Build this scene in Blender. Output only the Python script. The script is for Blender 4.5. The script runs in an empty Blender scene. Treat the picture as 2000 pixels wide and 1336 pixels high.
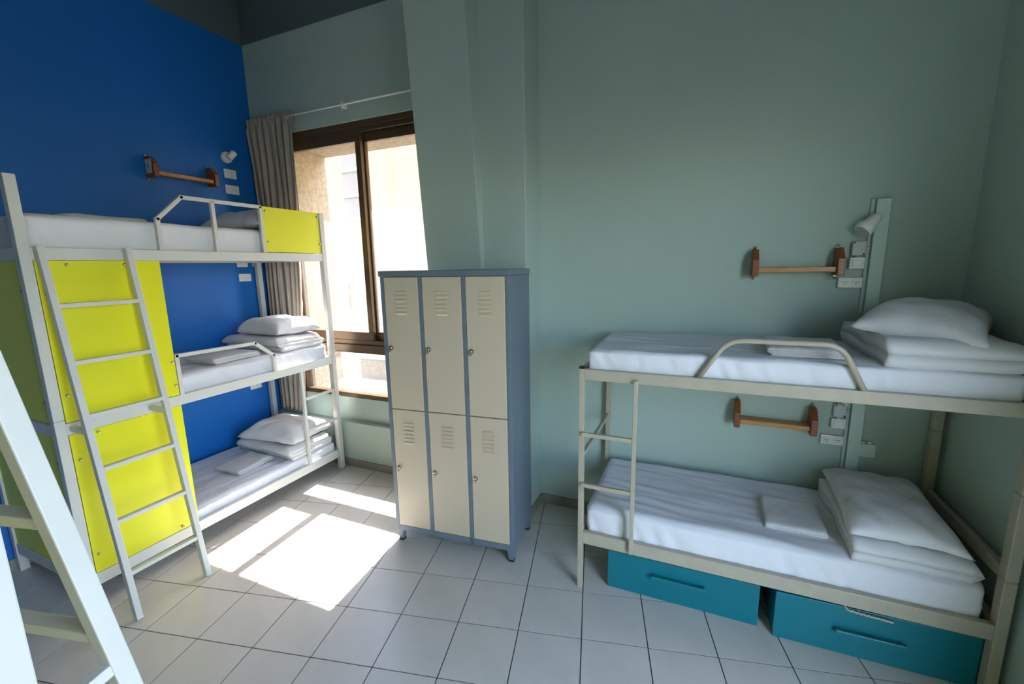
import bpy, math, random
from mathutils import Vector, Matrix, noise

sc = bpy.context.scene
COL = sc.collection
R = math.radians

# ------------------------------------------------------------------ camera
yaw, pit, rol = 0.410843, 0.172900, -0.017396
fw = Vector((-math.sin(yaw)*math.cos(pit), math.cos(yaw)*math.cos(pit), -math.sin(pit)))
rt = Vector((math.cos(yaw), math.sin(yaw), 0))
up = rt.cross(fw)
r2 = rt*math.cos(rol) + up*math.sin(rol)
u2 = -rt*math.sin(rol) + up*math.cos(rol)
cd = bpy.data.cameras.new('camera')
cd.lens = 15.332; cd.sensor_width = 36; cd.clip_start = 0.02
cam = bpy.data.objects.new('camera', cd); COL.objects.link(cam)
cam.matrix_world = Matrix(((r2.x, u2.x, -fw.x, 0), (r2.y, u2.y, -fw.y, 0), (r2.z, u2.z, -fw.z, 1.85), (0, 0, 0, 1)))
sc.camera = cam

# ------------------------------------------------------------------ light
sc.view_settings.view_transform = 'Standard'
sc.view_settings.look = 'None'
sc.view_settings.gamma = 1
sc.view_settings.use_curve_mapping = False
sc.view_settings.exposure = 0.5

w = bpy.data.worlds.new('sky'); sc.world = w; w.use_nodes = True
nt = w.node_tree; nt.nodes.clear()
o_ = nt.nodes.new('ShaderNodeOutputWorld'); b_ = nt.nodes.new('ShaderNodeBackground')
s_ = nt.nodes.new('ShaderNodeTexSky'); s_.sky_type = 'NISHITA'; s_.sun_disc = False
s_.sun_elevation = R(56); s_.sun_rotation = 0
b_.inputs['Strength'].default_value = 2.0
nt.links.new(s_.outputs[0], b_.inputs[0]); nt.links.new(b_.outputs[0], o_.inputs[0])

def light(name, kind, loc, d, energy, color=(1, 1, 1), **kw):
    l = bpy.data.lights.new(name, kind); l.energy = energy; l.color = color
    for k, v in kw.items(): setattr(l, k, v)
    o = bpy.data.objects.new(name, l); COL.objects.link(o); o.location = loc
    o.rotation_euler = Vector(d).to_track_quat('-Z', 'Y').to_euler()
    return o
light('sun_offscreen', 'SUN', (-2.5, 8, 9), (0.085, -1, -1.486), 24.0, (1.0, 0.95, 0.87), angle=R(0.53))
# added fill boosting sky light from the right; shelf and rail shadows fall left
light('fill_right_offscreen', 'AREA', (1.30, 0.45, 1.36), (-1, 0, 0), 15, (0.97, 0.985, 1.0), shape='RECTANGLE', size=1.5, size_y=2.3)


# ------------------------------------------------------------------ materials
def lin(c):
    return tuple((v/255/12.92 if v/255 <= .04045 else ((v/255+.055)/1.055)**2.4) for v in c)
def mat(name, rgb, rough=.5, metal=0, var=0.0, vscale=6, bump=0, bscale=60, spec=.5, rgb2=None, stretch=(1, 1, 1), detail=4):
    m = bpy.data.materials.new(name); m.use_nodes = True
    n = m.node_tree.nodes; l = m.node_tree.links; p = n['Principled BSDF']
    c = lin(rgb); p.inputs['Base Color'].default_value = (*c, 1)
    p.inputs['Roughness'].default_value = rough; p.inputs['Metallic'].default_value = metal
    p.inputs['Specular IOR Level'].default_value = spec
    tc = n.new('ShaderNodeTexCoord'); mp = n.new('ShaderNodeMapping'); mp.inputs['Scale'].default_value = stretch
    l.new(tc.outputs['Object'], mp.inputs[0])
    if var or rgb2:
        tx = n.new('ShaderNodeTexNoise'); tx.inputs['Scale'].default_value = vscale; tx.inputs['Detail'].default_value = detail
        l.new(mp.outputs[0], tx.inputs[0])
        mx = n.new('ShaderNodeMix'); mx.data_type = 'RGBA'
        rr = n.new('ShaderNodeMapRange'); rr.inputs[1].default_value = .3; rr.inputs[2].default_value = .7
        l.new(tx.outputs[0], rr.inputs[0]); l.new(rr.outputs[0], mx.inputs[0])
        d = lin(rgb2) if rgb2 else tuple(v*(1-var) for v in c)
        mx.inputs[6].default_value = (*c, 1); mx.inputs[7].default_value = (*d, 1)
        l.new(mx.outputs[2], p.inputs['Base Color'])
    if bump:
        t2 = n.new('ShaderNodeTexNoise'); t2.inputs['Scale'].default_value = bscale; t2.inputs['Detail'].default_value = 5
        l.new(mp.outputs[0], t2.inputs[0])
        bp = n.new('ShaderNodeBump'); bp.inputs['Strength'].default_value = bump; bp.inputs['Distance'].default_value = .01
        l.new(t2.outputs[0], bp.inputs['Height']); l.new(bp.outputs[0], p.inputs['Normal'])
    return m
M = {}
M['mint'] = mat('mint_paint', (171, 189, 181), .6, var=.04, vscale=1.5, bump=.12, bscale=35)
M['blue'] = mat('blue_paint', (0, 102, 186), .5, var=.08, vscale=1.2, bump=.08, bscale=60)
M['grey'] = mat('dark_grey_paint', (84, 98, 102), .7, var=.06, vscale=2, bump=.1, bscale=40)
M['ceil'] = mat('ceiling_paint', (200, 202, 200), .8, var=.03, bump=.05)
M['grout'] = mat('grout', (62, 62, 61), .9, var=.2, vscale=30)
M['tile'] = mat('grey_floor_tile', (206, 200, 191), .32, var=.10, vscale=5, bump=.04, bscale=120, detail=8)
M['skirt'] = mat('skirting_tile', (140, 138, 130), .4, var=.12, vscale=8)
M['white_metal'] = mat('white_painted_steel', (203, 203, 198), .35, var=.05, vscale=9)
M['lime'] = mat('lime_laminate', (219, 218, 24), .4, var=.03, vscale=3)
M['beige_metal'] = mat('beige_painted_steel', (174, 166, 148), .38, var=.12, vscale=14)
M['sheet'] = mat('white_sheet', (217, 217, 223), .85, var=.02, vscale=4, bump=.4, bscale=14, spec=.2, stretch=(1, 1, .5))
M['linen'] = mat('white_linen', (216, 215, 217), .9, var=.03, vscale=8, bump=.3, bscale=22, spec=.2)
M['towel'] = mat('white_towelling', (218, 217, 218), 1.0, var=.05, vscale=50, bump=.6, bscale=260, spec=.1)
M['locker'] = mat('slate_blue_steel', (102, 115, 127), .4, var=.06, vscale=5)
M['door'] = mat('cream_steel', (196, 181, 158), .36, var=.03, vscale=3, bump=.03, bscale=9)
M['chrome'] = mat('chrome', (200, 198, 195), .2, metal=1)
M['black'] = mat('black_plastic', (25, 25, 27), .5)
M['teal'] = mat('teal_paint', (0, 112, 127), .38, var=.08, vscale=6, bump=.05, bscale=20)
M['wood'] = mat('varnished_wood', (150, 84, 36), .35, rgb2=(118, 60, 26), vscale=12, stretch=(1, 1, 8))
M['woodbar'] = mat('pale_varnished_wood', (196, 140, 74), .35, rgb2=(172, 116, 56), vscale=14, stretch=(1.5, 8, 8))
M['plastic'] = mat('white_plastic', (226, 226, 222), .35)
M['greyplastic'] = mat('grey_plastic', (186, 192, 192), .45)
M['brown'] = mat('bronze_aluminium', (100, 78, 53), .32, metal=.35, var=.1, vscale=10)
M['curtain'] = mat('oatmeal_curtain', (176, 165, 153), .95, var=.08, vscale=40, bump=.3, bscale=200, spec=.1, stretch=(1, 1, .4))
M['stone'] = mat('rough_render', (196, 170, 130), .95, var=.35, vscale=25, bump=1.0, bscale=60, detail=8)
M['peach'] = mat('peach_render', (214, 160, 112), .9, var=.06, vscale=2, bump=.2, bscale=30)
M['extwhite'] = mat('white_render', (236, 234, 228), .9, var=.05, vscale=4)
M['concrete'] = mat('pebble_concrete', (196, 192, 184), .95, var=.3, vscale=60, bump=.6, bscale=90)
M['trunk'] = mat('pale_mint_plastic', (190, 210, 202), .45, var=.03)
M['sticker'] = mat('pale_blue_sticker', (170, 196, 205), .4)
M['cord'] = mat('natural_cord', (200, 190, 165), .9, var=.3, vscale=90)
def glass(name, dirt):
    m = bpy.data.materials.new(name); m.use_nodes = True
    n = m.node_tree.nodes; l = m.node_tree.links; n.clear()
    o = n.new('ShaderNodeOutputMaterial'); tr = n.new('ShaderNodeBsdfTransparent'); gl = n.new('ShaderNodeBsdfGlossy')
    gl.inputs['Roughness'].default_value = .02
    lw = n.new('ShaderNodeLayerWeight'); pw = n.new('ShaderNodeMath'); pw.operation = 'POWER'; pw.inputs[1].default_value = 4
    fr = n.new('ShaderNodeMath'); fr.operation = 'MULTIPLY_ADD'; fr.inputs[1].default_value = .5; fr.inputs[2].default_value = .03
    l.new(lw.outputs['Facing'], pw.inputs[0]); l.new(pw.outputs[0], fr.inputs[0])
    m1 = n.new('ShaderNodeMixShader'); l.new(fr.outputs[0], m1.inputs[0]); l.new(tr.outputs[0], m1.inputs[1]); l.new(gl.outputs[0], m1.inputs[2])
    tl = n.new('ShaderNodeBsdfTranslucent'); tl.inputs[0].default_value = (.95, .95, .95, 1)
    m2 = n.new('ShaderNodeMixShader')
    tc = n.new('ShaderNodeTexCoord'); tx = n.new('ShaderNodeTexNoise'); tx.inputs['Scale'].default_value = 7; tx.inputs['Detail'].default_value = 6
    l.new(tc.outputs['Object'], tx.inputs[0])
    mr = n.new('ShaderNodeMapRange'); mr.inputs[1].default_value = .3; mr.inputs[2].default_value = .75
    mr.inputs[3].default_value = dirt*.8; mr.inputs[4].default_value = dirt*1.25
    l.new(tx.outputs[0], mr.inputs[0]); l.new(mr.outputs[0], m2.inputs[0])
    l.new(m1.outputs[0], m2.inputs[1]); l.new(tl.outputs[0], m2.inputs[2]); l.new(m2.outputs[0], o.inputs[0])
    return m
M['glass'] = glass('dusty_glass', .032)
M['extglass'] = mat('far_window_glass', (150, 128, 108), .7)

# ------------------------------------------------------------------ mesh helpers
class MB:
    """collects vertices and faces, built as ONE mesh object"""
    def __init__(s): s.v = []; s.f = []; s.mi = []; s.cur = 0
    def add(s, vs, fs):
        o = len(s.v); s.v += [tuple(v) for v in vs]
        for f in fs: s.f.append(tuple(i+o for i in f)); s.mi.append(s.cur)
        return s
    def box(s, x0, x1, y0, y1, z0, z1, M4=None):
        vs = [Vector((x, y, z)) for z in (z0, z1) for y in (y0, y1) for x in (x0, x1)]
        if M4 is not None: vs = [M4 @ v for v in vs]
        return s.add(vs, [(0, 2, 3, 1), (4, 5, 7, 6), (0, 1, 5, 4), (2, 6, 7, 3), (0, 4, 6, 2), (1, 3, 7, 5)])
    def bar(s, a, b, wx, wy=None, side=None):
        """rectangular tube between two points"""
        a = Vector(a); b = Vector(b); wy = wy or wx; d = (b-a).normalized()
        ref = Vector(side) if side else (Vector((0, 0, 1)) if abs(d.z) < .9 else Vector((1, 0, 0)))
        x = ref.cross(d).normalized(); y = d.cross(x).normalized()
        vs = [p + x*sx*wx/2 + y*sy*wy/2 for p in (a, b) for sx, sy in ((-1, -1), (1, -1), (1, 1), (-1, 1))]
        return s.add(vs, [(3, 2, 1, 0), (4, 5, 6, 7), (0, 1, 5, 4), (1, 2, 6, 5), (2, 3, 7, 6), (3, 0, 4, 7)])
    def tube(s, pts, r, n=10, r1=None):
        pts = [Vector(p) for p in pts]; rings = []
        prev = None
        for i, p in enumerate(pts):
            d = (pts[min(i+1, len(pts)-1)] - pts[max(i-1, 0)]).normalized()
            if prev is None:
                x = d.orthogonal().normalized()
            else:
                x = (prev - d*prev.dot(d)).normalized()
            prev = x; y = d.cross(x)
            rad = r if r1 is None else r + (r1-r)*i/(len(pts)-1)
            rings.append([p + (x*math.cos(2*math.pi*k/n) + y*math.sin(2*math.pi*k/n))*rad for k in range(n)])
        vs = [v for q in rings for v in q]
        fs = [(i*n+k, i*n+(k+1) % n, (i+1)*n+(k+1) % n, (i+1)*n+k) for i in range(len(pts)-1) for k in range(n)]
        fs += [tuple(range(n-1, -1, -1)), tuple((len(pts)-1)*n+k for k in range(n))]
        return s.add(vs, fs)
    def prism(s, poly, z0, z1, M4=None):
        n = len(poly)
        vs = [Vector((x, y, z)) for z in (z0, z1) for x, y in poly]
        if M4 is not None: vs = [M4 @ v for v in vs]
        return s.add(vs, [tuple(range(n-1, -1, -1)), tuple(range(n, 2*n))] + [(i, (i+1) % n, n+(i+1) % n, n+i) for i in range(n)])
    def build(s, name, m, parent=None, bevel=0, smooth=False, seg=2):
        me = bpy.data.meshes.new(name); me.from_pydata(s.v, [], s.f)
        ms = m if isinstance(m, (list, tuple)) else [m]
        for q in ms: me.materials.append(M[q])
        me.polygons.foreach_set('material_index', s.mi)
        if smooth: me.polygons.foreach_set('use_smooth', [True]*len(s.f))
        me.update()
        o = bpy.data.objects.new(name, me); COL.objects.link(o)
        if parent: o.parent = parent
        if bevel:
            b = o.modifiers.new('bevel', 'BEVEL'); b.width = bevel; b.segments = seg; b.limit_method = 'ANGLE'; b.angle_limit = R(40)
        return o
def bx(name, m, dims, parent=None, bevel=.003):
    return MB().box(*dims).build(name, m, parent, bevel)
def tag(o, label=None, cat=None, group=None, kind=None):
    for k, v in (('label', label), ('category', cat), ('group', group), ('kind', kind)):
        if v: o[k] = v
    return o
def thing(name, loc, rz, label, cat, group=None):
    o = bpy.data.objects.new(name, None); COL.objects.link(o); o.empty_display_size = .1
    o.location = loc; o.rotation_euler = (0, 0, rz)
    return tag(o, label, cat, group)
def struct(o): o['kind'] = 'structure'; return o
def copy_tree(o, parent=None):
    c = o.copy(); COL.objects.link(c); c.parent = parent
    for ch in list(o.children): copy_tree(ch, c)
    return c

# ------------------------------------------------------------------ room shell
XL, XR, YB, YR, ZC = -3.92, 1.25, 3.02, -2.0, 4.6
ZB = 3.84                                   # paint line between wall colour and the grey band
fl = struct(bx('floor', 'grout', (XL-.2, XR+.2, YR-.2, YB+.2, -.2, -.003), None, 0))
struct(bx('ceiling', 'ceil', (XL-.2, XR+.2, YR-.2, YB+.5, ZC, ZC+.15), None, 0))
m = MB(); m.box(XL-.2, XL, YR-.2, YB+.48, -.2, ZB); m.cur = 1; m.box(XL-.2, XL, YR-.2, YB+.48, ZB, ZC)
struct(m.build('wall_left', ['blue', 'grey']))
m = MB()
m.box(XR, XR+.2, 1.25, YB+.48, -.2, ZC); m.box(XR, XR+.2, YR-.2, -.35, -.2, ZC); m.box(XR, XR+.2, -.35, 1.25, 2.72, ZC); m.box(XR, XR+.2, -.35, 1.25, -.2, 0)
struct(m.build('wall_right', 'mint'))
m = MB()
m.box(XL, XR, YR-.2, YR, -.2, ZC)
struct(m.build('wall_rear', 'mint'))
# back wall with the tall window opening
WX0, WX1, WZ0, WZ1 = -3.60, -1.70, .66, 3.05
m = MB()
m.box(XL, WX0, YB, YB+.48, -.2, ZB); m.box(WX1, XR, YB, YB+.48, -.2, ZB)
m.box(WX0, WX1, YB, YB+.48, -.2, WZ0); m.box(WX0, WX1, YB, YB+.48, WZ1, ZB)
m.cur = 1; m.box(XL, XR, YB, YB+.48, ZB, ZC)
wb = struct(m.build('wall_back', ['mint', 'grey']))
m = MB(); m.box(WX0, WX1, YB+.13, YB+.50, 2.95, WZ1); m.box(WX0, WX0+.045, YB+.13, YB+.50, WZ0, 2.95); m.box(WX0, WX1, YB+.13, YB+.56, WZ0-.02, WZ0+.015)
struct(m.build('trim_1', 'stone'))
# stepped low dado below the window
struct(bx('trim_2', 'mint', (XL, -1.84, 2.962, YB, 0, .435), None, .004))
# pillar: straight column and a front half that leans out towards the ceiling
m = MB(); m.box(-1.84, -1.085, 2.75, YB, 0, ZC)
def lean(z): return 2.735 - max(0, z-1.55)*.082
m.add([(-1.842, 2.76, 0), (-1.40, 2.76, 0), (-1.40, 2.735, 0), (-1.842, 2.735, 0),
       (-1.842, 2.76, 1.55), (-1.40, 2.76, 1.55), (-1.40, 2.735, 1.55), (-1.842, 2.735, 1.55),
       (-1.842, 2.76, ZC), (-1.40, 2.76, ZC), (-1.40, lean(ZC), ZC), (-1.842, lean(ZC), ZC)],
      [(0, 1, 2, 3), (11, 10, 9, 8), (3, 2, 6, 7), (7, 6, 10, 11), (2, 1, 5, 6), (6, 5, 9, 10), (0, 3, 7, 4), (4, 7, 11, 8), (1, 0, 4, 5), (5, 4, 8, 9)])
struct(m.build('wall_pillar', 'mint', None, .006))

# floor tiles, laid at an angle to the walls
TS = .3217; ta = .22536; T0 = Vector((-.88947*1.85, .68605*1.85))
ux = Vector((math.cos(ta), math.sin(ta))); uy = Vector((-math.sin(ta), math.cos(ta)))
def clip(poly, ax, lim, keep_less):
    out = []
    for i in range(len(poly)):
        a, b = poly[i], poly[(i+1) % len(poly)]
        ia = (a[ax] <= lim) == keep_less; ib = (b[ax] <= lim) == keep_less
        if ia: out.append(a)
        if ia != ib:
            t = (lim-a[ax])/(b[ax]-a[ax]); out.append(a + (b-a)*t)
    return out
full = None; g = .0027
rnd = random.Random(3)
for i in range(-14, 15):
    for j in range(-14, 15):
        c = T0 + ux*TS*i + uy*TS*j
        P = [c+ux*g+uy*g, c+ux*(TS-g)+uy*g, c+ux*(TS-g)+uy*(TS-g), c+ux*g+uy*(TS-g)]
        Q = P
        for ax, lim, kl in ((0, XL, False), (0, XR, True), (1, YR, False), (1, YB, True)):
            Q = clip(Q, ax, lim, kl)
            if len(Q) < 3: break
        if len(Q) < 3: continue
        ar = abs(sum(Q[k].x*Q[(k+1) % len(Q)].y-Q[(k+1) % len(Q)].x*Q[k].y for k in range(len(Q))))/2
        if ar < .0004: continue
        whole = len(Q) == 4 and abs(ar-(TS-2*g)**2) < 1e-5
        if whole and full:
            t = bpy.data.objects.new('tile', full); COL.objects.link(t); t.parent = fl
        else:
            t = MB().prism([tuple(q-c) for q in Q], -.003, 0).build('tile', 'tile', fl)
            if whole: full = t.data
        t.location = (c.x, c.y, rnd.uniform(-.0003, .0003))
        if not whole: t.location.z = 0
# skirting tiles
def skirt(name, a, b, depth, h, offs):
    a = Vector(a); b = Vector(b); d = (b-a); L = d.length; d.normalize(); nrm = Vector((-d.y, d.x))
    root = struct(MB().bar((*(a+nrm*.002), h/2), (*(b+nrm*.002), h/2), .003, h).build(name, 'grout'))
    x = -offs
    while x < L:
        p, q = max(x, 0)+.0015, min(x+TS, L)-.0015
        if q > p+.005:
            pa, pb = a+d*p+nrm*depth/2, a+d*q+nrm*depth/2
            MB().bar((*pa, h/2), (*pb, h/2), depth, h).build('skirting_tile', 'skirt', root, .002)
        x += TS
skirt('baseboard_back', (XR, YB), (-1.085, YB), .012, .075, .1)
skirt('baseboard_pillar', (-1.085, YB-.012), (-1.085, 2.75), .012, .075, .2)
skirt('baseboard_dado', (-1.842, 2.962), (XL, 2.962), .010, .07, .25)
skirt('baseboard_right', (XR, 1.27), (XR, YB-.012), .012, .075, .05)
skirt('baseboard_left', (XL, 2.95), (XL, YR), .012, .075, .05)

# window_1: bronze aluminium sliding window over a fixed lower light
win = struct(bpy.data.objects.new('window_1', None)); COL.objects.link(win); win.location = (WX0, YB, 0)
W_ = WX1-WX0
fy0, fy1 = .015, .115
m = MB()
m.box(0, W_, fy0, fy1, 3.005, WZ1); m.box(0, W_, fy0+.01, fy0+.03, 2.965, 3.01); m.box(0, W_, fy0+.055, fy1, 2.965, 3.01)
m.box(0, .05, fy0, fy1, WZ0, 3.005); m.box(W_-.05, W_, fy0, fy1, WZ0, 3.005)
m.build('frame', 'brown', win, .003)
m = MB(); m.box(.05, W_-.05, fy0-.02, fy1, 1.09, 1.165); m.box(.05, W_-.05, fy0+.005, fy1-.01, 1.165, 1.205)
m.build('transom', 'brown', win, .004)
m = MB(); m.box(.0, W_, fy0-.01, fy1, WZ0, .70); m.build('sill', 'brown', win, .003)
mull = .88
def sash(x0, x1, y, col):
    s = MB()
    t = .055
    s.box(x0, x1, y-.018, y+.018, 1.205, 1.28); s.box(x0, x1, y-.018, y+.018, 2.895, 2.965)
    s.box(x0, x0+t, y-.018, y+.018, 1.28, 2.895); s.box(x1-t, x1, y-.018, y+.018, 1.28, 2.895)
    f = s.build('sash', col, win, .003)
    MB().box(x0+t-.004, x1-t+.004, y-.003, y+.003, 1.276, 2.899).build('pane', 'glass', f)
    return f
sash(.05, mull+.045, .043, 'brown')
sash(mull+.002, W_-.05, .087, 'brown')
MB().box(.05, W_-.05, .062, .068, .70, 1.09).build('pane', 'glass', win)

# unseen door opening in the right wall, added to admit side light
d1 = struct(bpy.data.objects.new('added_door_1', None)); COL.objects.link(d1); d1.location = (XR, .45, 0)
m = MB()
for a in ((.0, .08, -.8, -.74, 0, 2.72), (.0, .08, .74, .8, 0, 2.72), (.0, .08, -.74, .74, 2.66, 2.72)): m.box(*a)
m.build('frame', 'brown', d1, .003)

# ------------------------------------------------------------------ outside
b = thing('building', (-5.5, 6.3, -3), 0, 'peach rendered building seen through the bronze window', 'building')
m = MB(); m.box(-9, .0, .3, 1.2, 0, 8.2); m.box(0, 8, 0, 1.2, 0, 8.2); m.box(.75, 8, -.12, 0, 0, 8.2)
m.build('wall', 'peach', b)
fwn = bx('window', 'extglass', (-.75, -.03, .285, .31, 5.75, 7.0), b, 0)
for z in (5.72, 6.15, 6.60, 6.98): bx('window_bar', 'extwhite', (-.78, -.01, .25, .285, z, z+.06), fwn, .003)
MB().tube([(-2.0, .22, 4.40), (6, -.2, 4.40)], .05).build('pipe', 'extwhite', b, 0, True)
MB().tube([(-.85, .2, 1), (-.85, .2, 4.6)], .08).build('downpipe', 'extwhite', b, 0, True)
tag(bx('concrete_block', 'concrete', (-3.42, -1.95, 3.64, 4.15, -.2, .88), None, .01), 'grey pebbled concrete block standing outside behind the lower window light', 'block')
tag(bx('parapet', 'extwhite', (-10, 2, 4.6, 4.78, -.2, 1.2), None, .01), 'white rendered parapet wall outside, beyond the concrete block', 'wall')
tag(bx('terrace', 'extwhite', (-12, 3, YB+.5, 6.2, -.5, -.2), None, 0), 'pale paved ground outside the window', 'ground', kind='structure')

# ------------------------------------------------------------------ triple bunk beds
LEN, DEP = 1.90, .88
RUNGS = (.262, .553, .845, 1.129, 1.407, 1.697)
def lad_y(z): return -.310 + .288*z/1.97
def make_triple(label):
    t = thing('triple_bunk_bed', (0, 0, 0), 0, label, 'bunk bed', 'white triple bunk beds')
    p = .045
    for x, y in ((0, 0), (LEN-p, 0), (0, DEP-p), (LEN-p, DEP-p)):
        q = MB(); q.box(x, x+p, y, y+p, 0, 1.093); q.box(x, x+p, y, y+p, 1.096, 2.32)
        q.box(x+.004, x+p-.004, y+.004, y+p-.004, 1.09, 1.10)
        q.build('post', 'white_metal', t, .003)
    for z0, z1 in ((.12, .19), (1.008, 1.072), (1.918, 1.98)):
        for y in (.004, DEP-.034): bx('side_rail', 'white_metal', (p, LEN-p, y, y+.03, z0, z1), t, .003)
        for x in (.006, LEN-.036): bx('end_rail', 'white_metal', (x, x+.03, p, DEP-p, z0, z1), t, .003)
        bx('mattress_board', 'white_metal', (.04, LEN-.04, .036, DEP-.036, z0+.02, z0+.04), t, 0)
    def bolts(panel, pts):
        for x, z in pts:
            MB().tube([(x, .006, z), (x, .000, z), (x, -.004, z)], .009, 10, .006).build('bolt', 'chrome', panel, 0, True)
    f1 = bx('front_panel', 'lime', (.051, .60, .008, .020, 1.074, 1.916), t, .001)
    bolts(f1, ((.17, 1.895), (.42, 1.895), (.075, 1.75), (.075, 1.22), (.585, 1.29), (.585, 1.14)))
    f2 = bx('front_panel', 'lime', (.051, .60, .008, .020, .192, 1.006), t, .001)
    bolts(f2, ((.17, .985), (.075, .86), (.075, .30), (.50, .215)))
    for z0, z1 in ((1.074, 1.916), (.192, 1.006)):
        e = bx('end_panel', 'lime', (.012, .024, p+.002, DEP-p-.002, z0, z1), t, .001)
        for y, z in ((.07, z1-.15), (.07, z0+.12)):
            MB().tube([(.012, y, z), (.006, y, z)], .007, 8).build('bolt', 'chrome', e, 0, True)
    gp = bx('guard_panel', 'lime', (1.330, LEN-p-.004, .010, .022, 1.984, 2.318), t, .001)
    bolts(gp, ((1.35, 2.285), (1.35, 2.06), (1.835, 2.285), (1.835, 2.06)))
    def rail(pts, extra=()):
        q = MB()
        for a, c in list(zip(pts, pts[1:])) + list(extra):
            A = Vector((a[0], .016, a[1])); C2 = Vector((c[0], .016, c[1])); d = (C2-A).normalized()*.010
            q.bar(A-d, C2+d, .024, .026, (0, 1, 0))
        return q.build('guard_rail', 'white_metal', t, .003)
    rail([(.625, 1.99), (.625, 2.165), (.775, 2.31), (1.315, 2.31), (1.315, 1.99)], [((.965, 2.30), (.965, 1.99))])
    rail([(.615, 1.08), (.615, 1.325), (1.15, 1.315), (1.29, 1.20), (1.29, 1.08)])
    st = MB().box(1.515, 1.54, .004, .029, .19, 1.008).build('step_upright', 'white_metal', t, .003)
    for z in (.49, .765): MB().box(1.54, LEN-p, .004, .026, z-.011, z+.011).build('rung', 'white_metal', st, .003)
    # ladder
    ld = MB()
    lx = (.068, .432)
    ld.bar((lx[0], lad_y(0), 0), (lx[0], lad_y(1.985), 1.985), .038, .030, (1, 0, 0))
    la = ld.build('ladder', 'white_metal', t, .003)
    MB().bar((lx[1], lad_y(0), 0), (lx[1], lad_y(1.985), 1.985), .038, .030, (1, 0, 0)).build('stile', 'white_metal', la, .003)
    for z in RUNGS:
        y = lad_y(z)
        rg = MB().box(lx[0]+.014, lx[1]-.014, y-.018, y+.016, z-.018, z+.004).build('rung', 'white_metal', la, .002)
    for x in lx:
        bx('bracket', 'white_metal', (x-.012, x+.012, lad_y(1.04)+.012, .006, 1.028, 1.055), la, .002)
    return t
tb = make_triple('white and lime triple bunk bed standing along the blue wall')
tb.location = (-3.02, 1.02, 0); tb.rotation_euler = (0, 0, R(90))
tb2 = copy_tree(tb)
tb2.location = (-.988, .252, 0); tb2.rotation_euler = (0, 0, R(193.5))
tb2['label'] = 'white triple bunk bed with a ladder, set apart from the blue wall'

# ------------------------------------------------------------------ soft goods
def nz(p, s, seed=0): return noise.noise(Vector((p[0]*s+seed*7.3, p[1]*s-seed*3.1, p[2]*s+seed)))
def mattress(L, D, H, label, loc, rz, group, seed=1, r=.035, sag=.0):
    nx, ny, nzc = 110, 44, 12
    vid = {}; vs = []; fs = []
    def vert(i, j, k):
        key = (i, j, k)
        if key in vid: return vid[key]
        x, y, z = L*i/nx, D*j/ny, H*k/nzc
        c = Vector((min(max(x, r), L-r), min(max(y, r), D-r), min(max(z, r*.5), H-r)))
        d = Vector((x, y, z)) - c
        if d.length > 1e-6:
            rr = max(abs(d.x), abs(d.y), abs(d.z)); d = d.normalized()*rr
        p = c + d
        topw = min(1, max(0, (z-H*.75)/(H*.25)))
        inx = min(1, x/.06, (L-x)/.06); iny = min(1, y/.06, (D-y)/.06)
        sd = 1-topw
        # gathered wrinkles on the flanks, strongest towards the tucked hem
        u = x if (j == 0 or j == ny) else y
        wr = noise.noise(Vector((u*17+seed*5+z*9, z*5, seed*2.0)))*.018 + noise.noise(Vector((u*45+z*25, z*6, seed)))*.007
        wr *= sd*(1-.55*z/H)
        if j == 0: p.y += abs(wr)*.9
        if j == ny: p.y -= abs(wr)*.9
        if i == 0: p.x += abs(wr)*.9
        if i == nx: p.x -= abs(wr)*.9
        p.z += topw*(nz((x, y*1.5, 0), 4, seed)*.007 + noise.noise(Vector((x*3+y*22, y*4-x*2, seed*3.0)))*.0075 - .006)
        p.z += topw*sag*(math.sin(math.pi*min(1, max(0, x/L)))**2)*-1
        vid[key] = len(vs); vs.append(p); return vid[key]
    for i in range(nx):
        for j in range(ny):
            fs.append((vert(i, j, nzc), vert(i+1, j, nzc), vert(i+1, j+1, nzc), vert(i, j+1, nzc)))
            fs.append((vert(i, j+1, 0), vert(i+1, j+1, 0), vert(i+1, j, 0), vert(i, j, 0)))
    for i in range(nx):
        for k in range(nzc):
            fs.append((vert(i, 0, k), vert(i+1, 0, k), vert(i+1, 0, k+1), vert(i, 0, k+1)))
            fs.append((vert(i+1, ny, k), vert(i, ny, k), vert(i, ny, k+1), vert(i+1, ny, k+1)))
    for j in range(ny):
        for k in range(nzc):
            fs.append((vert(0, j+1, k), vert(0, j, k), vert(0, j, k+1), vert(0, j+1, k+1)))
            fs.append((vert(nx, j, k), vert(nx, j+1, k), vert(nx, j+1, k+1), vert(nx, j, k+1)))
    o = MB().add(vs, fs).build('mattress', 'sheet', None, 0, True)
    o.location = loc; o.rotation_euler = (0, 0, rz)
    return tag(o, label, 'mattress', group)
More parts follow.
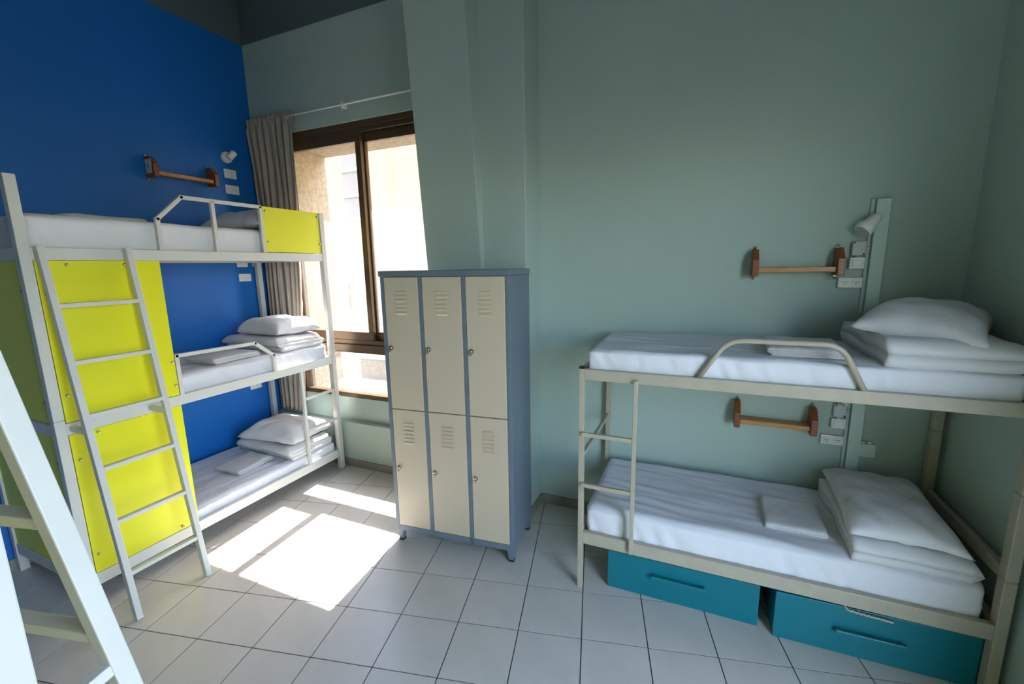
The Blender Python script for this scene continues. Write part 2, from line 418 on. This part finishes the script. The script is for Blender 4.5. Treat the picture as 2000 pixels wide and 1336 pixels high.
def pillow(a, bb, h, label, loc, rz, group, seed=1, tilt=(0, 0), flat=.35, name='pillow', full=3.2):
    n = 36; vs = []; fs = []
    for side in (1, -1):
        for i in range(n+1):
            for j in range(n+1):
                u, v = 2*i/n-1, 2*j/n-1
                x = a*u*(1-.07*(1-v*v)*abs(u)**2); y = bb*v*(1-.07*(1-u*u)*abs(v)**2)
                t = max(0, (1-abs(u)**full))**.5*max(0, (1-abs(v)**full))**.5
                z = h*t*(1 if side > 0 else -flat)
                e = 1-t
                z += side*(nz((x, y, seed), 9, seed)*.014*min(1, t*2) + noise.noise(Vector((x*16+y*9, y*7, seed)))*.008*min(1, t*3))
                vs.append((x+nz((x, y, 1), 7, seed+3)*.008*e, y+nz((y, x, 2), 7, seed+5)*.008*e, z+nz((x, y, 3), 6, seed+9)*.010*e))
        o = 0 if side > 0 else (n+1)**2
        for i in range(n):
            for j in range(n):
                q = (o+i*(n+1)+j, o+(i+1)*(n+1)+j, o+(i+1)*(n+1)+j+1, o+i*(n+1)+j+1)
                fs.append(q if side > 0 else q[::-1])
    mn = min(v[2] for v in vs)
    vs = [(x, y, z-mn) for x, y, z in vs]
    ob = MB().add(vs, fs).build(name, 'linen', None, 0, True)
    me = ob.data
    import bmesh
    bm = bmesh.new(); bm.from_mesh(me); bmesh.ops.remove_doubles(bm, verts=bm.verts, dist=.0008); bm.to_mesh(me); bm.free()
    ob.location = loc; ob.rotation_euler = (tilt[0], tilt[1], rz)
    return tag(ob, label, 'pillow', group)
def folded(name, U, V, layers, th, label, cat, loc, rz, group, seed=1, material='linen', puff=.0, wob=.006, ease=.0):
    """cloth folded to and fro in a serpentine: the folds sit at local x = 0 and x = U"""
    path = []; gap = th*1.04
    for k in range(layers):
        z = th/2 + k*gap
        u0, u1 = (th*.55, U-th*.55-ease*k) if k % 2 == 0 else (U-th*.55-ease*(k-1), th*.55)
        ns = 18
        for i in range(ns+1): path.append((u0+(u1-u0)*i/ns, z))
        if k < layers-1:
            cx = u1; zc = z+gap/2; sg = 1 if k % 2 == 0 else -1
            for i in range(1, 8):
                an = -math.pi/2 + math.pi*i/8
                path.append((cx+sg*math.cos(an)*gap*.62, zc+math.sin(an)*gap/2))
    left = []; right = []
    for i, (x, z) in enumerate(path):
        a = path[max(i-1, 0)]; c = path[min(i+1, len(path)-1)]
        d = Vector((c[0]-a[0], c[1]-a[1])).normalized(); nn = Vector((-d.y, d.x))
        left.append((x+nn.x*th/2, z+nn.y*th/2)); right.append((x-nn.x*th/2, z-nn.y*th/2))
    ring = left + right[::-1]; n = len(ring); nv = 30; vs = []; fs = []
    H = layers*gap
    for j in range(nv+1):
        t = j/nv; y = V*t
        endr = min(1, min(t, 1-t)/.05)
        for x, z in ring:
            w1 = nz((x, y, z), 5, seed)*wob*2; w2 = nz((x, y, z), 13, seed+2)*wob
            px_ = x + (nz((y, z*4, 0), 5, seed+4)*wob*2.5)
            py_ = y + (1 if t > .5 else -1)*(nz((x*1.5, z*30, 0), 6, seed+6)*wob*2)*(1 if j in (0, nv) else .4)
            zz = z*(1 - .25*(1-endr)*(z/H)) + (w1+w2)*(z/H) + puff*math.sin(math.pi*min(1, max(0, x/U)))*math.sin(math.pi*t)*(z/H)
            vs.append((px_, py_, max(zz, 0.0)))
    for j in range(nv):
        for k in range(n):
            fs.append((j*n+k, j*n+(k+1) % n, (j+1)*n+(k+1) % n, (j+1)*n+k))
    L2 = len(path)
    for base, fl_ in ((0, False), (nv*n, True)):
        for k in range(L2-1):
            q = (base+k, base+k+1, base+n-2-k, base+n-1-k)
            fs.append(q[::-1] if not fl_ else q)
    fs = [f[::-1] for f in fs]
    ob = MB().add(vs, fs).build(name, material, None, 0, True)
    ob.location = loc; ob.rotation_euler = (0, 0, rz)
    return tag(ob, label, cat, group)

# left bunk: mattresses (local x runs along world +y)
Q = R(90)
GM, GP, GB, GT = 'sheeted mattresses', 'white pillows', 'folded white duvets', 'folded white towels'
mattress(1.80, .80, .112, 'white sheeted mattress on the lowest tier of the lime bunk', (-3.06, 1.07, .160), Q, GM, 1)
mattress(1.80, .80, .150, 'white sheeted mattress on the middle tier of the lime bunk', (-3.06, 1.07, 1.048), Q, GM, 2)
mattress(1.80, .80, .195, 'white sheeted mattress on the top tier of the lime bunk', (-3.06, 1.07, 1.958), Q, GM, 3)
folded('folded_duvet', .42, .66, 3, .034, 'folded white duvet under the pillow on the lowest lime bunk tier', 'duvet', (-3.07, 2.40, .272), Q, GB, 1)
pillow(.235, .32, .115, 'white pillow on the duvet of the lowest lime bunk tier', (-3.38, 2.62, .378), Q+.1, GP, 1, flat=.25)
folded('folded_towel', .31, .27, 3, .011, 'folded white towel lying on the lowest lime bunk tier', 'towel', (-3.24, 2.06, .272), Q+.05, GT, 1, 'towel', wob=.003)
folded('folded_duvet', .42, .68, 3, .036, 'folded white duvet in the sun on the middle lime bunk tier', 'duvet', (-3.07, 2.41, 1.198), Q, GB, 2)
pillow(.21, .27, .11, 'white pillow half in the sun on the middle lime bunk tier', (-3.34, 2.63, 1.308), Q-.05, GP, 2, flat=.25, full=5)
folded('folded_towel', .36, .30, 3, .012, 'folded white towel behind the guard rail of the middle lime bunk tier', 'towel', (-3.12, 1.92, 1.198), Q+.06, GT, 2, 'towel', wob=.003)
pillow(.26, .36, .13, 'white pillow behind the lime guard panel on the top tier', (-3.40, 2.58, 2.153), Q, GP, 3, flat=.25)
folded('folded_towel', .42, .34, 2, .024, 'folded white towel on the top tier of the lime bunk', 'towel', (-3.45, 1.38, 2.153), Q, GT, 3, 'towel')

# ------------------------------------------------------------------ beige bunk bed on the right
bb = thing('bunk_bed', (-.577, 2.213, 0), 0, 'beige steel bunk bed with two tiers against the mint wall', 'bunk bed')
BL, BD = 1.80, .775
for x, y in ((0, 0), (0, BD-.03)):
    pst = MB().box(x, x+.028, y, y+.03, 0, 1.305).build('post', 'beige_metal', bb, .002)
    bx('cap', 'black', (x-.001, x+.029, y-.001, y+.031, 1.305, 1.316), pst, .002)
for x, y in ((BL-.042, 0), (BL-.042, BD-.05)):
    q = MB(); q.box(x, x+.042, y, y+.05, 0, .562); q.box(x+.003, x+.039, y+.003, y+.047, .558, .57); q.box(x, x+.042, y, y+.05, .566, .935)
    q.box(x+.003, x+.039, y+.003, y+.047, .93, .942); q.box(x, x+.042, y, y+.05, .939, 1.50)
    q.build('post', 'beige_metal', bb, .004)
for z0, z1 in ((1.246, 1.304), (.286, .358)):
    for y in (.001, BD-.031): bx('side_rail', 'beige_metal', (.028, BL-.042, y, y+.03, z0, z1), bb, .003)
    bx('end_rail', 'beige_metal', (.0, .026, .03, BD-.03, z0, z1), bb, .003)
    bx('end_rail', 'beige_metal', (BL-.040, BL-.005, .05, BD-.05, z0, z1), bb, .003)
    bx('mattress_board', 'beige_metal', (.03, BL-.045, .033, BD-.033, z0+.012, z0+.03), bb, 0)
bx('end_rail', 'beige_metal', (BL-.038, BL-.006, .05, BD-.05, 1.435, 1.495), bb, .004)
bx('end_rail', 'beige_metal', (BL-.036, BL-.006, .05, BD-.05, .545, .602), bb, .004)
MB().box(.004, .024, .03, BD-.03, .795, .818).build('end_stretcher', 'beige_metal', bb, .002)
up_ = MB().box(.286, .308, -.022, -.001, .30, 1.268).build('ladder_upright', 'beige_metal', bb, .003)
for z in (.945, .650): MB().box(.020, .288, -.019, -.001, z-.010, z+.012).build('rung', 'beige_metal', up_, .002)
def arc(pts, r, n=7):
    out = [Vector(pts[0])]
    for a, c, d in zip(pts, pts[1:], pts[2:]):
        a, c, d = Vector(a), Vector(c), Vector(d)
        p = c+(a-c).normalized()*r; q = c+(d-c).normalized()*r
        for i in range(n+1):
            t = i/n; out.append(p*(1-t)**2 + c*2*t*(1-t) + q*t*t)
    out.append(Vector(pts[-1])); return out
MB().tube(arc([(.584, .016, 1.302), (.700, .010, 1.494), (1.135, .010, 1.494), (1.231, .016, 1.302)], .07), .012, 12).build('guard_rail', 'beige_metal', bb, 0, True)
mattress(1.71, .715, .135, 'white sheeted mattress on the upper tier of the beige bunk', (-.545, 2.245, 1.277), 0, GM, 4, .03)
mattress(1.71, .715, .190, 'white sheeted mattress on the lower tier of the beige bunk', (-.545, 2.245, .317), 0, GM, 5, .045)
folded('folded_towel', .31, .38, 3, .014, 'folded white towel on the upper tier of the beige bunk', 'towel', (.31, 2.36, 1.407), -.04, GT, 4, 'towel', wob=.003)
folded('folded_duvet', .46, .68, 2, .055, 'folded white duvet under the tilted pillow of the beige bunk top tier', 'duvet', (.695, 2.26, 1.405), 0, GB, 4, puff=.02)
pillow(.225, .295, .115, 'plump white pillow set askew on the beige bunk top tier', (.955, 2.61, 1.500), R(-25), GP, 4, tilt=(R(4), R(5)), flat=.3, full=2.7)
folded('folded_towel', .27, .31, 2, .015, 'folded white towel on the lower tier of the beige bunk', 'towel', (.355, 2.39, .500), -.02, GT, 5, 'towel', wob=.004)
folded('folded_duvet', .44, .67, 2, .046, 'folded white duvet under the flat pillow of the beige bunk lower tier', 'duvet', (.67, 2.255, .498), 0, GB, 5, puff=.01)
pillow(.215, .35, .085, 'flat white pillow on the beige bunk lower tier', (.905, 2.60, .582), R(-3), GP, 5, flat=.3)

# ------------------------------------------------------------------ lockers
lk = thing('locker', (-1.835, 2.178, 0), math.atan2(.076, .805), 'cream and slate six-door steel locker in front of the pillar', 'locker')
LW, LD = .845, .41
m = MB(); m.box(0, LW, .012, LD, .083, 1.797); m.build('body', 'locker', lk, .003)
m = MB(); m.box(-.008, LW+.004, -.006, LD+.003, 1.797, 1.832); m.build('top', 'locker', lk, .003)
edges = [(0, .026), (.264, .290), (.548, .574), (LW-.026, LW)]
for a, c in edges: bx('frame_strip', 'locker', (a, c, 0, .012, .083, 1.797), lk, .002)
bx('base_strip', 'locker', (.026, LW-.026, 0, .012, .083, .123), lk, .002)
for r_, (z0, z1) in enumerate(((.126, .947), (.953, 1.793))):
    for c_ in range(3):
        x0, x1 = edges[c_][1]+.002, edges[c_+1][0]-.002
        d = bx('door', 'door', (x0, x1, -.002, .012, z0, z1), lk, .003)
        cx = (x0+x1)/2
        for k in range(6):
            z = z1-.085-k*.026
            MB().prism([(0, 0), (-.007, -.001), (-.0075, -.006), (0, -.016)], -.036, .036,
                       Matrix(((0, 0, 1, cx), (1, 0, 0, -.002), (0, 1, 0, z), (0, 0, 0, 1)))).build('vent_louvre', 'door', d, .001)
        zl = z0 + (.42 if r_ == 0 else .40)
        lkx = x0+.028
        k = MB().tube([(lkx, -.002, zl), (lkx, -.010, zl)], .016, 16).build('lock', 'chrome', d, .002)
        MB().tube([(lkx, -.010, zl+.002), (lkx, -.020, zl+.002)], .010, 12, .008).build('lock_barrel', 'chrome', k, 0, True)
        MB().box(lkx-.005, lkx+.005, -.026, -.014, zl-.024, zl-.004).build('hasp', 'chrome', k, .002)
for x in (.0, LW-.05):
    for y in (.004, LD-.05):
        q = MB()
        q.add([(x, y, .083), (x+.05, y, .083), (x+.05, y+.05, .083), (x, y+.05, .083),
               (x+.009, y+.009, .012), (x+.041, y+.009, .012), (x+.041, y+.041, .012), (x+.009, y+.041, .012)],
              [(0, 1, 2, 3), (7, 6, 5, 4), (0, 4, 5, 1), (1, 5, 6, 2), (2, 6, 7, 3), (3, 7, 4, 0)])
        f_ = q.build('leg', 'locker', lk, .002)
        bx('foot_pad', 'black', (x+.007, x+.043, y+.007, y+.043, 0, .012), f_, .002)

# ------------------------------------------------------------------ storage boxes under the beige bunk
def storage(loc, rz, L, D, H, hx0, hx1, hz, label):
    t = thing('storage_box', loc, rz, label, 'storage box', 'teal storage boxes')
    m = MB(); e = .018
    m.box(0, L, 0, e, 0, H); m.box(0, L, D-e, D, 0, H); m.box(0, e, e, D-e, 0, H); m.box(L-e, L, e, D-e, 0, H); m.box(e, L-e, e, D-e, 0, e)
    m.build('body', 'teal', t, .003)
    bx('lid', 'teal', (e, L-e, e, D-e, H-.02, H-.004), t, .002)
    h = MB().bar((hx0, -.022, hz), (hx1, -.022, hz), .014, .022, (0, 0, 1)).build('handle', 'teal', t, .004)
    for x in (hx0+.012, hx1-.012): MB().box(x-.01, x+.01, -.018, 0, hz-.009, hz+.009).build('handle_mount', 'teal', h, .002)
    return t
storage((-.417, 2.288, 0), 0, .768, .62, .232, .24, .515, .142, 'teal wooden box under the bed, nearer the slim ladder')
storage((.414, 2.252, 0), R(1.2), .770, .62, .250, .245, .515, .130, 'teal wooden box under the bed, nearer the room corner')
m = MB(); pts = [(.685, 2.30, .2555), (.69, 2.266, .2555), (.695, 2.249, .253)]
pts += [(.70+.17*i/30, 2.2455+.002*math.cos(i*1.7), .246-.008*i/30+.0025*math.sin(i*1.9)) for i in range(31)]
tag(m.tube(pts, .005, 6).build('cord', 'cord', None, 0, True), 'short twisted pale cord hanging over the edge of the teal box', 'cord')

# ------------------------------------------------------------------ wall shelves
def shelf(loc, rz, L, label, sticker=False):
    t = thing('wall_shelf', loc, rz, label, 'shelf', 'small wooden wall shelves')
    # local: x along the wall, -y out of the wall, z up
    prof = [(0, 0), (0, .155), (-.060, .155), (-.115, .095), (-.115, .0)]
    for x in (0, L-.032):
        br = MB().prism(prof, x, x+.032, Matrix(((0, 0, 1, 0), (1, 0, 0, 0), (0, 1, 0, 0), (0, 0, 0, 1)))).build('bracket', 'wood', t, .003)
        for z in (-.012, .165):
            MB().tube([(x+.016, -.001, z), (x+.016, -.008, z)], .009, 10).build('screw', 'chrome', br, 0, True)
            MB().box(x+.010, x+.022, -.004, 0, min(z, .15), max(z, .005)).build('plate', 'chrome', br, 0)
        if sticker and x == 0:
            s = MB().box(-.0015, 0, -.088, -.015, .030, .130).build('sticker', 'sticker', br)
            MB().add([(-.002, -.052, .07), (-.002, -.046, .07), (-.002, -.042, .085), (-.002, -.047, .098), (-.002, -.053, .09)], [(4, 3, 2, 1, 0)]).build('print', 'black', s)
    bx('shelf_board', 'woodbar', (.032, L-.032, -.095, -.015, .022, .050), t, .003)
    return t
shelf((.262, YB, 1.765), 0, .440, 'small wooden wall shelf above the beige bunk top tier')
shelf((.227, YB, .838), 0, .432, 'small wooden wall shelf between the two beige bunk tiers')
shelf((XL, 2.095, 2.555), R(90), .485, 'small wooden wall shelf with a blue sticker on the blue wall', True)

# ------------------------------------------------------------------ electrics on the mint wall
tag(bx('cable_trunking', 'trunk', (.832, .894, YB-.032, YB, .25, 2.168), None, .003), 'mint painted vertical cable trunking behind the beige bunk', 'trunking')
tag(bx('conduit', 'mint', (.812, .829, YB-.014, YB, .25, 2.172), None, .002), 'thin mint painted conduit strip beside the wide trunking', 'conduit')
def plate(name, loc, rz, w_, h_, d_, label, cat, kind, matn='plastic', group=None):
    t = thing(name, loc, rz, label, cat, group)
    b_ = MB().box(-w_/2, w_/2, -d_, 0, -h_/2, h_/2).build('plate', matn, t, .004)
    if kind == 'switch':
        MB().box(-w_*.34, w_*.34, -d_-.005, -d_+.001, -h_*.32, h_*.32).build('rocker', matn, t, .004)
    elif kind == 'flatswitch':
        for s in (-1, 1): MB().box(s*w_*.15-w_*.14, s*w_*.15+w_*.14, -d_-.003, -d_, -h_*.3, h_*.3).build('rocker', matn, t, .002)
    elif kind == 'socket':
        for s in (-1, 1):
            c = s*w_*.235; f = MB().tube([(c, -d_+.001, 0), (c, -d_-.003, 0)], h_*.36, 20).build('socket_face', matn, t, .001)
            for a, z in ((-.010, .003), (.010, .003), (0, -.008), (0, .004)):
                MB().tube([(c+a, -d_-.0028, z), (c+a, -d_-.0040, z)], .0026, 8).build('hole', 'black', f)
    elif kind == 'gsocket':
        for s in (-1, 0, 1):
            for a, z in ((-.008, .003), (.008, .003), (0, -.006)):
                MB().tube([(s*w_*.28+a, -d_+.0005, z), (s*w_*.28+a, -d_-.001, z)], .002, 8).build('hole', 'black', t)
    elif kind == 'box':
        for a, z in ((-w_*.36, h_*.4), (w_*.36, -h_*.4)): MB().tube([(a, -d_, z), (a, -d_-.002, z)], .005, 10).build('screw', 'black', t)
        MB().tube([(0, -d_*.5, -h_/2-.018), (0, -d_*.5, -h_/2)], .014, 12).build('cable_gland', matn, t, 0, True)
        MB().tube([(w_/2, -d_*.5, .0), (w_/2+.018, -d_*.5, .0)], .010, 12).build('cable_gland', matn, t, 0, True)
    return t
for zoff, word in ((0, 'above the beige bunk top tier'), (-.928, 'below the beige bunk top tier')):
    plate('junction_box', (.778, YB, 1.912+zoff), 0, .062, .078, .03, 'small grey junction box with gland '+word, 'junction box', 'box', 'greyplastic', 'grey junction boxes')
    plate('light_switch', (.776, YB, 1.832+zoff), 0, .070, .062, .03, 'single white rocker light switch '+word, 'switch', 'switch', group='surface rocker switches')
    plate('double_socket', (.756, YB, 1.725+zoff), 0, .112, .058, .022, 'white double power socket '+word, 'socket', 'socket', group='surface double sockets')
jb = plate('junction_box', (.925, YB, .760), 0, .082, .078, .035, 'mint painted square junction box beside the trunking', 'junction box', 'plain', 'trunk')
for a in (-.02, .012): MB().tube([(a, -.018, .039), (a, -.018, .052)], .012, 12).build('cable_gland', 'trunk', jb, 0, True)
def spot_lamp(loc, label):
    t = thing('reading_lamp', loc, 0, label, 'lamp', 'white spot reading lamps')
    MB().tube([(0, 0, 0), (0, -.022, 0)], .036, 20, .032).build('base', 'plastic', t, .003)
    a = Vector((.030, -.060, .030)); c = Vector((-.030, -.088, -.040)); d = (c-a).normalized()
    arm = MB().tube([(.0, -.02, .0), a*.8, a], .014, 12).build('arm', 'plastic', t, 0, True)
    h = MB(); h.tube([a-d*.028, a-d*.022, a-d*.005, a+d*.03, a+d*.045, a+d*.085], .019, 20, .043)
    hd = h.build('head', 'plastic', t, 0, True)
    MB().tube([a+d*.0855, a+d*.0865], .037, 20).build('lens', 'greyplastic', hd)
    MB().tube([a+Vector((0, -.016, 0)), a+Vector((0, -.024, 0))], .009, 12).build('screw', 'greyplastic', hd)
    return t
spot_lamp((.790, YB, 2.030), 'white spot reading lamp beside the trunking above the beige bunk')
spot_lamp((.776, YB, 1.085), 'white spot reading lamp hidden behind the beige upper bed rail')

# ------------------------------------------------------------------ electrics on the blue wall (local x runs along +y, -y comes out of the wall)
def blue_lamp(loc, label):
    t = thing('reading_lamp', loc, R(90), label, 'lamp', 'white disc reading lamps')
    MB().tube([(0, 0, 0), (0, -.020, 0)], .050, 24, .046).build('base', 'plastic', t, .003)
    MB().tube([(0, -.02, 0), (.012, -.050, .010)], .008, 10).build('arm', 'chrome', t, 0, True)
    a = Vector((-.004, -.058, -.004)); d = Vector((.50, -.35, .72)).normalized()
    h = MB().tube([a-d*.012, a+d*.060], .027, 20).build('head', 'plastic', t, .004)
    MB().tube([a+d*.0595, a+d*.0610], .022, 20).build('lens', 'greyplastic', h)
    return t
blue_lamp((XL, 2.745, 2.835), 'white disc reading lamp on the blue wall beside the curtain')
plate('light_switch', (XL, 2.762, 2.699), R(90), .112, .078, .008, 'flat white double light switch on the blue wall under the lamp', 'switch', 'flatswitch', group='flat white wall plates')
plate('double_socket', (XL, 2.765, 2.564), R(90), .124, .078, .008, 'flat white triple power socket on the blue wall under the switch', 'socket', 'gsocket', group='flat white wall plates')
plate('light_switch', (XL, 2.772, 1.915), R(90), .105, .070, .008, 'white switch plate tucked under the top tier rail of the lime bunk', 'switch', 'flatswitch', group='flat white wall plates')
plate('double_socket', (XL, 2.785, 1.785), R(90), .118, .070, .008, 'white socket plate below the switch behind the lime bunk middle tier', 'socket', 'gsocket', group='flat white wall plates')
plate('key_bracket', (XL, 2.885, 1.908), R(90), .032, .055, .012, 'tiny grey wall clip near the corner under the top tier', 'clip', 'plain', 'greyplastic')
plate('light_switch', (XL, 2.762, .762), R(90), .118, .085, .008, 'white switch plate peeking out below the middle tier rail of the lime bunk', 'switch', 'flatswitch', group='flat white wall plates')

# ------------------------------------------------------------------ curtain and rod
ct = MB().tube([(XL, 2.972, 3.165), (-1.845, 2.972, 3.165)], .007, 10).build('rail', 'plastic', None, 0, True)
cr = thing('curtain_rail', (-2.77, 2.972, 3.165), 0, 'thin white curtain rail above the bronze window', 'curtain rail')
ct.parent = cr; ct.matrix_parent_inverse = Matrix.Translation((2.77, -2.972, -3.165))
MB().box(-.010, .010, -.004, .048, -.022, .022).build('bracket', 'plastic', cr, .002)
MB().tube([(0, .0, -.01), (0, 0, -.05)], .003, 8).build('hook', 'plastic', cr, 0, True)
def curtain():
    nu, nv = 260, 80; z1, z0 = 3.20, .475; vs = []; fs = []
    for k in range(nv+1):
        t = k/nv; z = z1+(z0-z1)*t
        xl = XL+.012 + .055*math.sin(min(1, t*2.2)*math.pi/2)
        xr = -3.335 - .03*t - .15*t*t
        for i in range(nu+1):
            s = i/nu
            n1 = noise.noise(Vector((s*3.5+t*1.2, t*1.1, 3.3)))
            ph = s*2*math.pi*7 + 4.5*n1*min(1, t*4) + .5
            g1 = abs(math.cos(ph/2))**.55; g2 = abs(math.cos(ph*.83+t*3))**.6
            amp = .060*(.85+.4*noise.noise(Vector((s*9, t*2.5, 7.7))))
            y = 3.004 - amp*g1 - .014*g2
            if t < .035:
                e = t/.035; y = (2.972+.017*math.sin(s*2*math.pi*17))*(1-e*e) + y*e*e
            x = xl+(xr-xl)*(s+.016*math.cos(ph))
            zz = z + (.012*noise.noise(Vector((s*9, 0, 5))) if k == nv else 0)
            vs.append((x, max(2.932, min(y, 3.006)), zz))
    for k in range(nv):
        for i in range(nu):
            fs.append((k*(nu+1)+i, (k+1)*(nu+1)+i, (k+1)*(nu+1)+i+1, k*(nu+1)+i+1))
    o = MB().add(vs, fs).build('curtain', 'curtain', None, 0, True)
    s = o.modifiers.new('thickness', 'SOLIDIFY'); s.thickness = .0025
    return tag(o, 'oatmeal pleated curtain drawn back beside the bronze window', 'curtain')
curtain()
